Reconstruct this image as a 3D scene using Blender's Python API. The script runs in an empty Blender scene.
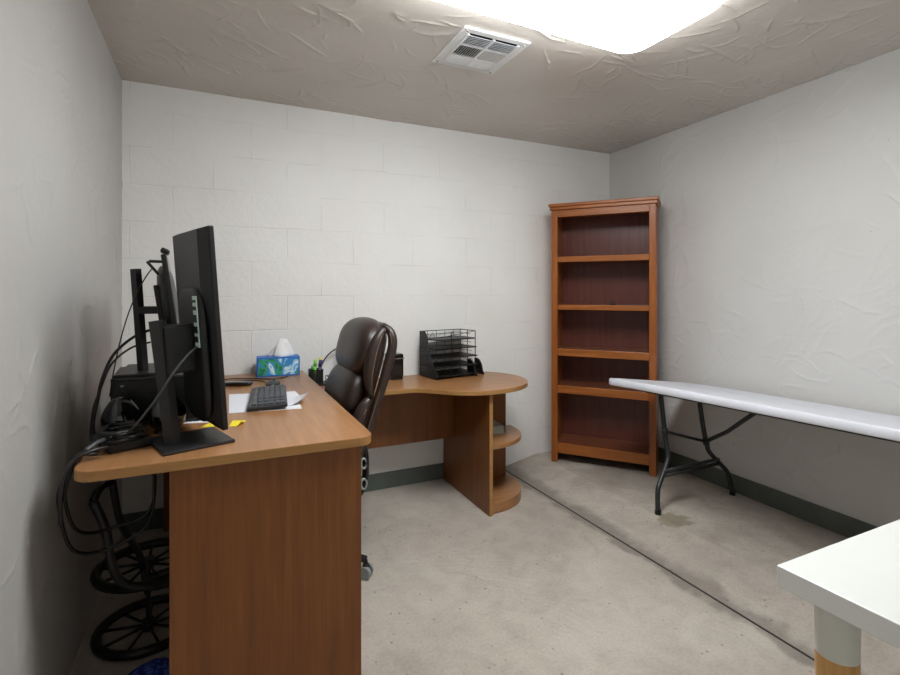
import bpy, bmesh, math, random
from mathutils import Vector, Matrix, Euler
R = math.radians
SC = bpy.context.scene
COL = SC.collection
random.seed(7)

# ------------------------------------------------------------------ camera, world, exposure
cam_d = bpy.data.cameras.new('camera'); cam = bpy.data.objects.new('camera', cam_d); COL.objects.link(cam)
cam.location = (0.448, 0.0, 1.30); cam.rotation_euler = (R(90), 0, R(-25.235))
cam_d.sensor_width = 36.0; cam_d.lens = 20.0; cam_d.shift_y = -46.5/900.0; cam_d.clip_start = 0.02
SC.camera = cam
w = bpy.data.worlds.new('world'); SC.world = w; w.use_nodes = True
w.node_tree.nodes['Background'].inputs[0].default_value = (1.0, 0.98, 0.95, 1)
w.node_tree.nodes['Background'].inputs[1].default_value = 0.3
SC.view_settings.view_transform = 'Standard'; SC.view_settings.look = 'None'
SC.view_settings.gamma = 1.0; SC.view_settings.use_curve_mapping = False
SC.view_settings.exposure = 1.42
LAMP = 8.6

# ------------------------------------------------------------------ material helpers
def srgb(r, g, b):
    f = lambda c: (c/255/12.92) if c/255 <= 0.04045 else ((c/255+0.055)/1.055)**2.4
    return (f(r), f(g), f(b), 1.0)
class NT:
    def __init__(s, name):
        s.m = bpy.data.materials.new(name); s.m.use_nodes = True
        s.t = s.m.node_tree; s.b = s.t.nodes['Principled BSDF']; s.out = s.t.nodes['Material Output']
    def n(s, typ, **kw):
        nd = s.t.nodes.new(typ)
        for k, v in kw.items():
            if k == 'ins':
                for a, b in v.items(): nd.inputs[a].default_value = b
            else: setattr(nd, k, v)
        return nd
    def l(s, a, ai, b, bi): s.t.links.new(a.outputs[ai], b.inputs[bi])
    def coords(s, scale=(1,1,1), rot=(0,0,0), loc=(0,0,0), out='Object'):
        tc = s.n('ShaderNodeTexCoord'); mp = s.n('ShaderNodeMapping')
        mp.inputs['Scale'].default_value = scale; mp.inputs['Rotation'].default_value = rot; mp.inputs['Location'].default_value = loc
        s.l(tc, out, mp, 'Vector'); return mp
    def noise(s, mp, scale, detail=4, rough=0.55, dist=0.0):
        nz = s.n('ShaderNodeTexNoise'); nz.inputs['Scale'].default_value = scale; nz.inputs['Detail'].default_value = detail
        nz.inputs['Roughness'].default_value = rough; nz.inputs['Distortion'].default_value = dist
        s.l(mp, 'Vector', nz, 'Vector'); return nz
    def ramp(s, src, so, stops):
        r = s.n('ShaderNodeValToRGB'); e = r.color_ramp.elements
        while len(e) < len(stops): e.new(0.5)
        for i, (p, c) in enumerate(stops):
            e[i].position = p; e[i].color = c if len(c) == 4 else (*c, 1)
        s.l(src, so, r, 'Fac'); return r
    def math(s, op, a=None, b=None, va=0.5, vb=0.5):
        m = s.n('ShaderNodeMath', operation=op); m.inputs[0].default_value = va; m.inputs[1].default_value = vb
        if a: s.l(a[0], a[1], m, 0)
        if b: s.l(b[0], b[1], m, 1)
        return m
    def mix(s, fac, c1, c2, mode='MIX', fv=0.5):
        m = s.n('ShaderNodeMix', data_type='RGBA', blend_type=mode); m.inputs['Factor'].default_value = fv
        if fac: s.l(fac[0], fac[1], m, 'Factor')
        for key, c in (('A', c1), ('B', c2)):
            i = 6 if key == 'A' else 7
            if isinstance(c, tuple) and len(c) == 4: m.inputs[i].default_value = c
            else: s.t.links.new(c[0].outputs[c[1]], m.inputs[i])
        return m
    def bump(s, src, so, strength, dist=0.01, prev=None):
        b = s.n('ShaderNodeBump'); b.inputs['Strength'].default_value = strength; b.inputs['Distance'].default_value = dist
        s.l(src, so, b, 'Height')
        if prev: s.l(prev, 'Normal', b, 'Normal')
        return b
    def setp(s, **kw):
        for k, v in kw.items(): s.b.inputs[k.replace('_', ' ')].default_value = v
G = lambda v: (v, v, v, 1)

def plain(name, col, rough=0.5, metal=0.0, bump=0.0, bscale=200, var=0.06, spec=0.5, coat=0.0):
    t = NT(name); mp = t.coords()
    nz = t.noise(mp, 9, 4)
    c2 = tuple(max(0, x*(1-var)) for x in col[:3]) + (1,)
    c3 = tuple(min(1, x*(1+var)) for x in col[:3]) + (1,)
    r = t.ramp(nz, 'Fac', [(0.3, c2), (0.7, c3)]); t.l(r, 'Color', t.b, 'Base Color')
    t.setp(Roughness=rough, Metallic=metal, Specular_IOR_Level=spec, Coat_Weight=coat)
    if bump:
        n2 = t.noise(mp, bscale, 2); bp = t.bump(n2, 'Fac', bump, 0.002); t.l(bp, 'Normal', t.b, 'Normal')
    return t.m

def wood(name, dark, mid, light, axis='y', rough=0.35, fine=60, spec=0.4):
    t = NT(name)
    long = 1.2
    sc = {'x': (long, fine/3, fine/3), 'y': (fine/3, long, fine/3), 'z': (fine/3, fine/3, long)}[axis]
    mp = t.coords(sc); n1 = t.noise(mp, 1.6, 6, 0.65, 0.35)
    sc2 = {'x': (3, fine*3, fine*3), 'y': (fine*3, 3, fine*3), 'z': (fine*3, fine*3, 3)}[axis]
    mp2 = t.coords(sc2); n2 = t.noise(mp2, 1.5, 3)
    r = t.ramp(n1, 'Fac', [(0.28, dark), (0.5, mid), (0.72, light)])
    r2 = t.ramp(n2, 'Fac', [(0.35, (0.80, 0.80, 0.80)), (0.62, (1, 1, 1))])
    m = t.mix(None, (r, 'Color'), (r2, 'Color'), 'MULTIPLY', 0.6)
    t.l(m, 2, t.b, 'Base Color'); t.setp(Roughness=rough, Specular_IOR_Level=spec)
    bp = t.bump(n2, 'Fac', 0.06, 0.001); t.l(bp, 'Normal', t.b, 'Normal')
    return t.m

M = {}
# painted block wall (joints at the courses measured from the photo: 203 mm courses, running bond)
def block_wall():
    t = NT('painted_block'); tc = t.n('ShaderNodeTexCoord'); sp = t.n('ShaderNodeSeparateXYZ'); t.l(tc, 'Object', sp, 'Vector')
    cb = t.n('ShaderNodeCombineXYZ'); t.l(sp, 'X', cb, 'X'); t.l(sp, 'Z', cb, 'Y')
    wob = t.n('ShaderNodeTexNoise'); wob.inputs['Scale'].default_value = 6; wob.inputs['Detail'].default_value = 5; t.l(cb, 'Vector', wob, 'Vector')
    wv = t.n('ShaderNodeVectorMath', operation='SCALE'); wv.inputs['Scale'].default_value = 0.020; t.l(wob, 'Color', wv, 0)
    ad = t.n('ShaderNodeVectorMath', operation='ADD'); t.l(cb, 'Vector', ad, 0); t.l(wv, 'Vector', ad, 1)
    mp = t.n('ShaderNodeMapping'); mp.inputs['Location'].default_value = (-0.040-0.004, -0.0488-0.010, 0); t.l(ad, 'Vector', mp, 'Vector')
    def brick(ms, sm):
        br = t.n('ShaderNodeTexBrick', offset=0.5, offset_frequency=2)
        br.inputs['Scale'].default_value = 1; br.inputs['Mortar Size'].default_value = ms; br.inputs['Mortar Smooth'].default_value = sm
        br.inputs['Brick Width'].default_value = 0.4064; br.inputs['Row Height'].default_value = 0.2032; br.inputs['Bias'].default_value = 0
        t.l(mp, 'Vector', br, 'Vector'); return br
    b1 = brick(0.0045, 1.0); b2 = brick(0.0012, 0.3)
    br_n = t.n('ShaderNodeTexNoise'); br_n.inputs['Scale'].default_value = 4.5; br_n.inputs['Detail'].default_value = 3; t.l(cb, 'Vector', br_n, 'Vector')
    msk = t.ramp(br_n, 'Fac', [(0.45, (0.10,0.10,0.10)), (0.62, (1,1,1))])
    f1 = t.math('MULTIPLY', (b1, 'Fac'), (msk, 'Color')); f2 = t.math('MULTIPLY', (b2, 'Fac'), (msk, 'Color'))
    blot = t.n('ShaderNodeTexNoise'); blot.inputs['Scale'].default_value = 2.0; blot.inputs['Detail'].default_value = 5; t.l(cb, 'Vector', blot, 'Vector')
    base = t.ramp(blot, 'Fac', [(0.3, srgb(232,231,227)), (0.7, srgb(238,238,236))])
    fs = t.math('MULTIPLY', (f2, 'Value'), None, vb=0.22)
    m = t.mix((fs, 'Value'), (base, 'Color'), srgb(120,118,112)); t.l(m, 2, t.b, 'Base Color')
    inv = t.math('MULTIPLY', (f1, 'Value'), None, vb=-1.0)
    fine = t.n('ShaderNodeTexNoise'); fine.inputs['Scale'].default_value = 38; fine.inputs['Detail'].default_value = 5; t.l(tc, 'Object', fine, 'Vector')
    bA = t.bump(inv, 'Value', 0.42, 0.008); bB = t.bump(fine, 'Fac', 0.20, 0.012, bA); t.l(bB, 'Normal', t.b, 'Normal')
    t.setp(Roughness=0.5, Specular_IOR_Level=0.35); return t.m
M['block'] = block_wall()

def trowel(name, c1, c2, rough, spec, fine_b, specks=True):
    t = NT(name); mp = t.coords()
    fine = t.noise(mp, 34, 5); mid = t.noise(mp, 7, 4, 0.6, 0.8)
    b0 = t.bump(mid, 'Fac', 0.16, 0.010); b2 = t.bump(fine, 'Fac', fine_b, 0.006, b0); t.l(b2, 'Normal', t.b, 'Normal')
    blot = t.noise(mp, 1.7, 5); base = t.ramp(blot, 'Fac', [(0.3, c1), (0.7, c2)])
    if specks:
        sv = t.noise(mp, 26, 2); sr = t.ramp(sv, 'Fac', [(0.765, (0,0,0)), (0.79, (1,1,1))])
        sf = t.math('MULTIPLY', (sr, 'Color'), None, vb=0.5)
        mm = t.mix((sf, 'Value'), (base, 'Color'), srgb(110,104,98)); t.l(mm, 2, t.b, 'Base Color')
    else: t.l(base, 'Color', t.b, 'Base Color')
    t.setp(Roughness=rough, Specular_IOR_Level=spec); return t.m
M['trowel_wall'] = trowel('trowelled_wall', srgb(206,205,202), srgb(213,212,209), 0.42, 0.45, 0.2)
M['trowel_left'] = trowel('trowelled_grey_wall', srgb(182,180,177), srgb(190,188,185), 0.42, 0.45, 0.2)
M['ceiling'] = trowel('trowelled_ceiling', srgb(192,184,175), srgb(202,195,187), 0.20, 0.8, 0.22, False)

def concrete():
    t = NT('concrete'); mp = t.coords()
    a = t.noise(mp, 1.1, 6, 0.6, 0.3); b = t.noise(mp, 7, 6, 0.65, 0.8); f = t.noise(mp, 90, 3)
    base = t.ramp(a, 'Fac', [(0.3, srgb(170,161,151)), (0.5, srgb(187,178,167)), (0.7, srgb(200,192,181))])
    r2 = t.ramp(b, 'Fac', [(0.32, (0.80,0.79,0.78)), (0.58, (1,1,1))])
    m1 = t.mix(None, (base, 'Color'), (r2, 'Color'), 'MULTIPLY', 0.8)
    r3 = t.ramp(f, 'Fac', [(0.3, (0.78,0.78,0.78)), (0.6, (1,1,1))]); m2 = t.mix(None, (m1, 2), (r3, 'Color'), 'MULTIPLY', 0.6)
    # pale sweeping trowel arcs
    wv = t.n('ShaderNodeTexWave', wave_type='RINGS', rings_direction='Z', wave_profile='SIN')
    mpw = t.coords(loc=(-1.0, -1.2, 0)); wv.inputs['Scale'].default_value = 9; wv.inputs['Distortion'].default_value = 9; wv.inputs['Detail'].default_value = 3; wv.inputs['Detail Scale'].default_value = 1.2
    t.l(mpw, 'Vector', wv, 'Vector')
    rw = t.ramp(wv, 'Fac', [(0.75, (0,0,0)), (1.0, (1,1,1))]); big = t.noise(mp, 2.1, 2); rb = t.ramp(big, 'Fac', [(0.5, (0,0,0)), (0.68, (1,1,1))])
    k = t.math('MULTIPLY', (rw, 'Color'), (rb, 'Color')); k2 = t.math('MULTIPLY', (k, 'Value'), None, vb=0.16)
    m3 = t.mix((k2, 'Value'), (m2, 2), srgb(216,210,200))
    # pits
    vo = t.n('ShaderNodeTexVoronoi'); vo.inputs['Scale'].default_value = 20; t.l(mp, 'Vector', vo, 'Vector')
    rv = t.ramp(vo, 'Distance', [(0.07, (1,1,1)), (0.13, (0,0,0))]); gate = t.noise(mp, 5, 2); rg = t.ramp(gate, 'Fac', [(0.44, (0,0,0)), (0.54, (1,1,1))])
    pk = t.math('MULTIPLY', (rv, 'Color'), (rg, 'Color')); pk2 = t.math('MULTIPLY', (pk, 'Value'), None, vb=0.6)
    m4 = t.mix((pk2, 'Value'), (m3, 2), srgb(84,76,70))
    # damp dirt beside the slab joint (x about 2.36..2.5) and grime patches over the right slab
    sp = t.n('ShaderNodeSeparateXYZ'); t.l(mp, 'Vector', sp, 'Vector')
    jn = t.noise(mp, 6, 4); ja = t.math('MULTIPLY', (jn, 'Fac'), None, vb=0.20); jx = t.math('SUBTRACT', (sp, 'X'), (ja, 'Value'))
    jr = t.ramp(jx, 'Value', [(0.0, (0,0,0)), (1.0, (0,0,0))])
    mr = t.n('ShaderNodeMapRange'); mr.inputs['From Min'].default_value = 2.20; mr.inputs['From Max'].default_value = 2.34; t.l(jx, 'Value', mr, 'Value')
    tri = t.ramp(mr, 'Result', [(0.0, (0,0,0)), (0.25, (1,1,1)), (0.6, (1,1,1)), (1.0, (0,0,0))])
    jk = t.math('MULTIPLY', (tri, 'Color'), None, vb=0.55); m5 = t.mix((jk, 'Value'), (m4, 2), srgb(104,96,90))
    gr = t.noise(mp, 2.6, 5, 0.6, 0.6); rgz = t.ramp(gr, 'Fac', [(0.45, (0,0,0)), (0.7, (1,1,1))])
    right = t.n('ShaderNodeMapRange'); right.inputs['From Min'].default_value = 2.35; right.inputs['From Max'].default_value = 2.75; t.l(sp, 'X', right, 'Value')
    gk = t.math('MULTIPLY', (rgz, 'Color'), (right, 'Result')); gk2 = t.math('MULTIPLY', (gk, 'Value'), None, vb=0.45); m6 = t.mix((gk2, 'Value'), (m5, 2), srgb(118,106,94))
    # scuffed greenish patch by the folding table's foot
    dv = t.n('ShaderNodeVectorMath', operation='DISTANCE'); dv.inputs[1].default_value = (2.70, 1.93, 0.06); t.l(mp, 'Vector', dv, 0)
    pn = t.noise(mp, 22, 3); pa = t.math('MULTIPLY', (pn, 'Fac'), None, vb=0.14); pd = t.math('ADD', (dv, 'Value'), (pa, 'Value'))
    pr_ = t.ramp(pd, 'Value', [(0.135, (1,1,1)), (0.16, (0,0,0))]); pk3 = t.math('MULTIPLY', (pr_, 'Color'), None, vb=0.7); m7 = t.mix((pk3, 'Value'), (m6, 2), srgb(128,118,94))
    t.l(m7, 2, t.b, 'Base Color'); t.setp(Roughness=0.55, Specular_IOR_Level=0.35)
    bb = t.bump(b, 'Fac', 0.12, 0.006); bf = t.bump(f, 'Fac', 0.10, 0.003, bb); t.l(bf, 'Normal', t.b, 'Normal'); return t.m
M['concrete'] = concrete()
M['green_base'] = plain('green_grey_rubber', srgb(92,100,94), 0.5, var=0.12)
M['joint'] = plain('joint_dirt', srgb(52,47,44), 0.9)
M['wood_y'] = wood('desk_laminate_long', srgb(150,104,66), srgb(163,116,75), srgb(174,127,84), 'y', 0.30)
M['wood_x'] = wood('desk_laminate_cross', srgb(150,104,66), srgb(163,116,75), srgb(174,127,84), 'x', 0.30)
M['wood_edge'] = wood('desk_edge_band', srgb(156,112,64), srgb(168,124,73), srgb(178,134,82), 'x', 0.4)
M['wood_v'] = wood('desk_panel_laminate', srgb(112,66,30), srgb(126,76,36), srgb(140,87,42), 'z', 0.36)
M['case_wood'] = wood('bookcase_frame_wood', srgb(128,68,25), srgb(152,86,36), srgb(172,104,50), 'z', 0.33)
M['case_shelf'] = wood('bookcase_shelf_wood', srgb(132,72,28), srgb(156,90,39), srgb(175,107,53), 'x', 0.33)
M['case_in'] = wood('bookcase_shelf_reflection_tone', srgb(104,58,38), srgb(118,68,46), srgb(132,80,54), 'x', 0.3, 80)  # shelf boards: dark red reflection of the back board painted into the wood colour
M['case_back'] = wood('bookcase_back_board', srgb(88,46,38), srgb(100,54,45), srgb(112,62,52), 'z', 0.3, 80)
M['black'] = plain('black_plastic', srgb(9,9,10), 0.42, bump=0.05)
M['gloss_black'] = plain('gloss_black_plastic', srgb(7,8,12), 0.14, coat=0.6)
M['dark_grey'] = plain('dark_grey_plastic', srgb(34,34,35), 0.42)
M['mon_grey'] = plain('monitor_back_plastic', srgb(54,55,56), 0.5)
M['screen'] = plain('dark_screen', srgb(10,11,13), 0.12)
M['key'] = plain('key_grey', srgb(70,74,79), 0.5)
M['kb'] = plain('keyboard_body', srgb(46,49,54), 0.45)
M['cable'] = plain('cable_rubber', srgb(10,10,11), 0.38)
M['cable_grey'] = plain('cable_grey_rubber', srgb(70,72,74), 0.4)
M['port'] = plain('port_plate', srgb(190,214,202), 0.4)
M['leather'] = plain('brown_leather', srgb(46,33,28), 0.40, bump=0.25, bscale=260, var=0.15, spec=0.55)
M['stitch'] = plain('stitching', srgb(140,116,92), 0.7)
M['chrome'] = plain('chrome', srgb(200,200,200), 0.18, metal=1.0)
M['caster'] = plain('caster_plastic', srgb(132,140,138), 0.35)
M['white_plastic'] = plain('blow_moulded_white', srgb(222,224,232), 0.36, bump=0.12, bscale=120, var=0.03)
M['table_steel'] = plain('powder_coat_grey', srgb(48,52,53), 0.38, metal=0.3)
M['white_lacquer'] = plain('white_lacquer', srgb(228,230,226), 0.16, var=0.01)
M['white_leg'] = plain('white_leg_paint', srgb(218,220,212), 0.35, var=0.02)
M['pine'] = wood('light_wood', srgb(190,140,78), srgb(206,158,94), srgb(220,176,112), 'z', 0.45, 40)
M['mesh'] = plain('black_wire', srgb(18,19,21), 0.42, metal=0.2)
M['paper'] = plain('paper', srgb(226,228,234), 0.8, var=0.03)
M['yellow'] = plain('yellow_note', srgb(236,216,40), 0.7, var=0.03)
M['pink'] = plain('pink_note', srgb(176,120,140), 0.7)
M['green'] = plain('green_plastic', srgb(60,170,62), 0.35)
M['lime'] = plain('lime_plastic', srgb(150,214,90), 0.35)
M['purple'] = plain('purple_plastic', srgb(58,44,96), 0.35)
M['pale_box'] = plain('pale_grey_green_card', srgb(168,176,168), 0.6)
M['vent'] = plain('vent_white_metal', srgb(222,222,222), 0.35)
M['vent_grey'] = plain('vent_damper_metal', srgb(176,178,182), 0.4, metal=0.0)
M['void'] = plain('duct_dark', srgb(22,22,22), 0.9)
M['fixture'] = plain('fixture_metal', srgb(230,230,230), 0.4)
M['door'] = plain('door_paint', srgb(222,220,214), 0.4)

def mesh_screen():
    t = NT('black_mesh_screen'); mp = t.coords()
    f = []
    sp = t.n('ShaderNodeSeparateXYZ'); t.l(mp, 'Vector', sp, 'Vector')
    for ax in 'XYZ':
        a = t.math('MULTIPLY', (sp, ax), None, vb=1/0.006); fr = t.math('FRACT', (a, 'Value'), None); f.append(t.math('LESS_THAN', (fr, 'Value'), None, vb=0.42))
    m1 = t.math('MAXIMUM', (f[0], 'Value'), (f[1], 'Value')) ; m2 = t.math('MAXIMUM', (m1, 'Value'), (f[2], 'Value'))
    t.l(m2, 'Value', t.b, 'Alpha'); t.setp(Base_Color=srgb(20,21,23), Roughness=0.5); return t.m
M['screen_mesh'] = mesh_screen()

def blue_print():
    t = NT('printed_card'); mp = t.coords()
    n1 = t.noise(mp, 10, 2, 0.5, 1.2)
    r = t.ramp(n1, 'Fac', [(0.30, srgb(30,120,80)), (0.36, srgb(60,160,110)), (0.42, srgb(60,140,205)), (0.49, srgb(150,206,240)), (0.55, srgb(226,238,246)), (0.60, srgb(120,190,232)), (0.66, srgb(40,120,200)), (0.74, srgb(110,80,150))])
    r.color_ramp.interpolation = 'CONSTANT'
    t.l(r, 'Color', t.b, 'Base Color'); t.setp(Roughness=0.45); return t.m
M['print'] = blue_print()
M['blue_card'] = plain('blue_card', srgb(26,104,190), 0.45)
M['tissue'] = plain('tissue_paper', srgb(240,240,240), 0.9, var=0.02)
def blue_cloth():
    t = NT('blue_fabric'); mp = t.coords(); v = t.n('ShaderNodeTexVoronoi'); v.inputs['Scale'].default_value = 70; t.l(mp, 'Vector', v, 'Vector')
    r = t.ramp(v, 'Distance', [(0.1, srgb(90,130,230)), (0.6, srgb(24,44,130))]); t.l(r, 'Color', t.b, 'Base Color'); t.setp(Roughness=0.8)
    b = t.bump(v, 'Distance', 0.6, 0.006); t.l(b, 'Normal', t.b, 'Normal'); return t.m
M['blue_cloth'] = blue_cloth()
def emit(name, col, st):
    t = NT(name); t.setp(Base_Color=(0.9,0.9,0.9,1), Emission_Color=col, Emission_Strength=st, Roughness=0.4); return t.m
M['lens'] = emit('lit_diffuser', (0.945, 0.972, 0.985, 1), LAMP)

# ------------------------------------------------------------------ mesh helpers
def xf(bm, verts, mat): bmesh.ops.transform(bm, matrix=mat, verts=verts)
def merge(bm, tmp):
    me = bpy.data.meshes.new('tmp'); tmp.to_mesh(me); tmp.free(); bm.from_mesh(me); bpy.data.meshes.remove(me)
def add_box(bm, c, s, bev=0.0, rot=None, seg=2):
    tb = bmesh.new(); bmesh.ops.create_cube(tb, size=1.0)
    bmesh.ops.transform(tb, matrix=Matrix.Diagonal((*s, 1)), verts=tb.verts[:])
    if bev > 0: bmesh.ops.bevel(tb, geom=tb.edges[:], offset=min(bev, min(s)*0.49), segments=seg, profile=0.5, affect='EDGES')
    m = Matrix.Translation(c)
    if rot: m = m @ Euler(rot).to_matrix().to_4x4()
    bmesh.ops.transform(tb, matrix=m, verts=tb.verts[:]); merge(bm, tb)
def bx(x0, x1, y0, y1, z0, z1, bev=0.0, bm=None):
    bm = bm or bmesh.new(); add_box(bm, ((x0+x1)/2, (y0+y1)/2, (z0+z1)/2), (abs(x1-x0), abs(y1-y0), abs(z1-z0)), bev); return bm
def smooth_path(pts, k=6, closed=False):
    P = [Vector(p) for p in pts]; out = []; n = len(P)
    rng = range(n) if closed else range(n-1)
    for i in rng:
        if closed: a, b, c, d = P[(i-1) % n], P[i], P[(i+1) % n], P[(i+2) % n]
        else: a, b, c, d = P[max(i-1, 0)], P[i], P[i+1], P[min(i+2, n-1)]
        for j in range(k):
            t = j/k
            out.append(0.5*((2*b) + (c-a)*t + (2*a-5*b+4*c-d)*t*t + (3*b-a-3*c+d)*t**3))
    if not closed: out.append(P[-1])
    return out
def add_tube(bm, pts, r, n=8, closed=False, k=0, ry=None):
    P = smooth_path(pts, k, closed) if k else [Vector(p) for p in pts]
    m = len(P); rings = []; up = None
    for i, p in enumerate(P):
        a = P[(i-1) % m] if (closed or i > 0) else p; b = P[(i+1) % m] if (closed or i < m-1) else p
        t = (b-a).normalized()
        if up is None:
            up = Vector((0,0,1)) if abs(t.z) < 0.9 else Vector((1,0,0))
        up = (up - t*up.dot(t)).normalized(); sd = t.cross(up)
        rr = r(i/(m-1)) if callable(r) else r
        rings.append([bm.verts.new(p + sd*math.cos(2*math.pi*j/n)*rr + up*math.sin(2*math.pi*j/n)*(ry if ry else rr)) for j in range(n)])
    for i in range(m if closed else m-1):
        A, B = rings[i], rings[(i+1) % m]
        for j in range(n): bm.faces.new((A[j], A[(j+1) % n], B[(j+1) % n], B[j]))
    if not closed:
        bm.faces.new(rings[0][::-1]); bm.faces.new(rings[-1])
def tube(pts, r, n=8, closed=False, k=0, ry=None):
    bm = bmesh.new(); add_tube(bm, pts, r, n, closed, k, ry); return bm
def add_cyl(bm, a, b, r0, r1=None, n=20):
    r1 = r0 if r1 is None else r1
    add_tube(bm, [a, b], lambda t: r0+(r1-r0)*t, n)
def add_prism(bm0, poly, z0, z1, bev=0.0):
    bm = bmesh.new()
    vs = [bm.verts.new((x, y, z0)) for x, y in poly]; f = bm.faces.new(vs)
    r = bmesh.ops.extrude_face_region(bm, geom=[f]); nv = [v for v in r['geom'] if isinstance(v, bmesh.types.BMVert)]
    bmesh.ops.translate(bm, verts=nv, vec=(0, 0, z1-z0))
    bmesh.ops.recalc_face_normals(bm, faces=bm.faces[:])
    if bev:
        es = [e for e in bm.edges if abs(e.verts[0].co.z-e.verts[1].co.z) < 1e-6 and e.is_manifold and abs(e.calc_face_angle(0)) > 0.5]
        bmesh.ops.bevel(bm, geom=es, offset=bev, segments=2, profile=0.5, affect='EDGES')
    merge(bm0, bm)
def add_super(bm, c, s, p=3.0, cuts=10, rot=None, fn=None):
    bm0 = bm; bm = bmesh.new(); bmesh.ops.create_cube(bm, size=2.0)
    bmesh.ops.subdivide_edges(bm, edges=bm.edges[:], cuts=cuts, use_grid_fill=True)
    for v in bm.verts:
        q = v.co; L = (abs(q.x)**p+abs(q.y)**p+abs(q.z)**p)**(1/p); q = q/L
        v.co = Vector((q.x*s[0]/2, q.y*s[1]/2, q.z*s[2]/2))
        if fn: v.co = fn(v.co)
    m = Matrix.Translation(c)
    if rot: m = m @ Euler(rot).to_matrix().to_4x4()
    bmesh.ops.transform(bm, matrix=m, verts=bm.verts[:]); merge(bm0, bm)
def obj(name, bm, mat, parent=None, smooth=False):
    bmesh.ops.recalc_face_normals(bm, faces=bm.faces)
    me = bpy.data.meshes.new(name); bm.to_mesh(me); bm.free()
    mats = mat if isinstance(mat, (list, tuple)) else [mat]
    for m in mats: me.materials.append(m)
    if smooth:
        for p in me.polygons: p.use_smooth = True
    o = bpy.data.objects.new(name, me); COL.objects.link(o)
    if parent: o.parent = parent
    return o
def auto_smooth(o, ang=35):
    bm = bmesh.new(); bm.from_mesh(o.data)
    for f in bm.faces: f.smooth = True
    for e in bm.edges:
        e.smooth = not (e.is_manifold and e.calc_face_angle(0) > R(ang))
    bm.to_mesh(o.data); bm.free(); return o
def tag(o, label, cat, group=None):
    o['label'] = label; o['category'] = cat
    if group: o['group'] = group
    return o
def thing(name, label, cat, loc=(0,0,0), rotz=0, group=None):
    o = bpy.data.objects.new(name, None); COL.objects.link(o); o.empty_display_size = 0.05
    o.location = loc; o.rotation_euler = (0, 0, rotz); return tag(o, label, cat, group)
def struct(name, bm, m, parent=None):
    o = obj(name, bm, m, parent)
    if not parent: o['kind'] = 'structure'
    return o
def dup(root, loc, rotz, label=None, group=None):
    r = root.copy(); COL.objects.link(r); r.location = loc; r.rotation_euler = (0, 0, rotz)
    if label: r['label'] = label
    if group: r['group'] = group
    for ch in list(root.children):
        c = ch.copy(); COL.objects.link(c); c.parent = r
        for g in ch.children:
            d = g.copy(); COL.objects.link(d); d.parent = c
    return r

# ------------------------------------------------------------------ skip-trowel plaster as real relief
import numpy as np
def relief(u0, u1, v0, v1, step, n, hmax, seed, ang, spread, ln=(0.06, 0.30), lw=0.0038, flat=()):
    """height field with plaster knocked down in strokes: a thin lip along each stroke and a slope behind it"""
    nu, nv = int((u1-u0)/step)+1, int((v1-v0)/step)+1
    U = np.linspace(u0, u1, nu); V = np.linspace(v0, v1, nv); Hf = np.zeros((nv, nu))
    rg = random.Random(seed)
    for _ in range(n):
        cu, cv = rg.uniform(u0, u1), rg.uniform(v0, v1)
        for _c in range(rg.choice((1, 1, 2, 3))):
            a = R(ang)+rg.gauss(0, R(spread)); L_ = rg.uniform(*ln); k = rg.uniform(-4, 4)
            x, y = cu+rg.uniform(-0.07, 0.07), cv+rg.uniform(-0.05, 0.05); m = max(6, int(L_/0.008))
            pts = []
            for i in range(m):
                pts.append((x, y, a)); x += math.cos(a)*L_/m; y += math.sin(a)*L_/m; a += k*L_/m + rg.gauss(0, 0.10)
            P = np.array(pts); pad = 0.07
            iu = np.where((U > P[:,0].min()-pad) & (U < P[:,0].max()+pad))[0]; iv = np.where((V > P[:,1].min()-pad) & (V < P[:,1].max()+pad))[0]
            if len(iu) < 2 or len(iv) < 2: continue
            gu, gv_ = np.meshgrid(U[iu], V[iv])
            best = np.full(gu.shape, 1e9); sd = np.zeros(gu.shape); tt = np.zeros(gu.shape)
            for q in range(m):
                dx, dy = gu-P[q,0], gv_-P[q,1]; d2 = dx*dx+dy*dy; w_ = d2 < best
                best = np.where(w_, d2, best); sd = np.where(w_, -dx*math.sin(P[q,2])+dy*math.cos(P[q,2]), sd); tt = np.where(w_, q/(m-1), tt)
            d_ = np.sqrt(best); h = hmax*rg.uniform(0.35, 1.0); sgn = rg.choice((-1, 1, 1))
            env = np.sin(np.pi*np.clip(tt*0.9+0.05, 0, 1))**0.7
            lip = np.exp(-(d_/lw)**2)
            back = np.where(sd*sgn > 0, np.exp(-(d_/0.016)**2)*0.32, 0)
            add = h*env*np.maximum(lip, back)
            Hf[np.ix_(iv, iu)] = np.maximum(Hf[np.ix_(iv, iu)], add)
    for (a0, a1, b0, b1) in flat:                               # plaster is flat where a fitting is screwed on
        gu, gv_ = np.meshgrid(U, V)
        dd = np.maximum(np.maximum(a0-gu, gu-a1), np.maximum(b0-gv_, gv_-b1))
        Hf *= np.clip(dd/0.04, 0, 1)
    return U, V, Hf
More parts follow.
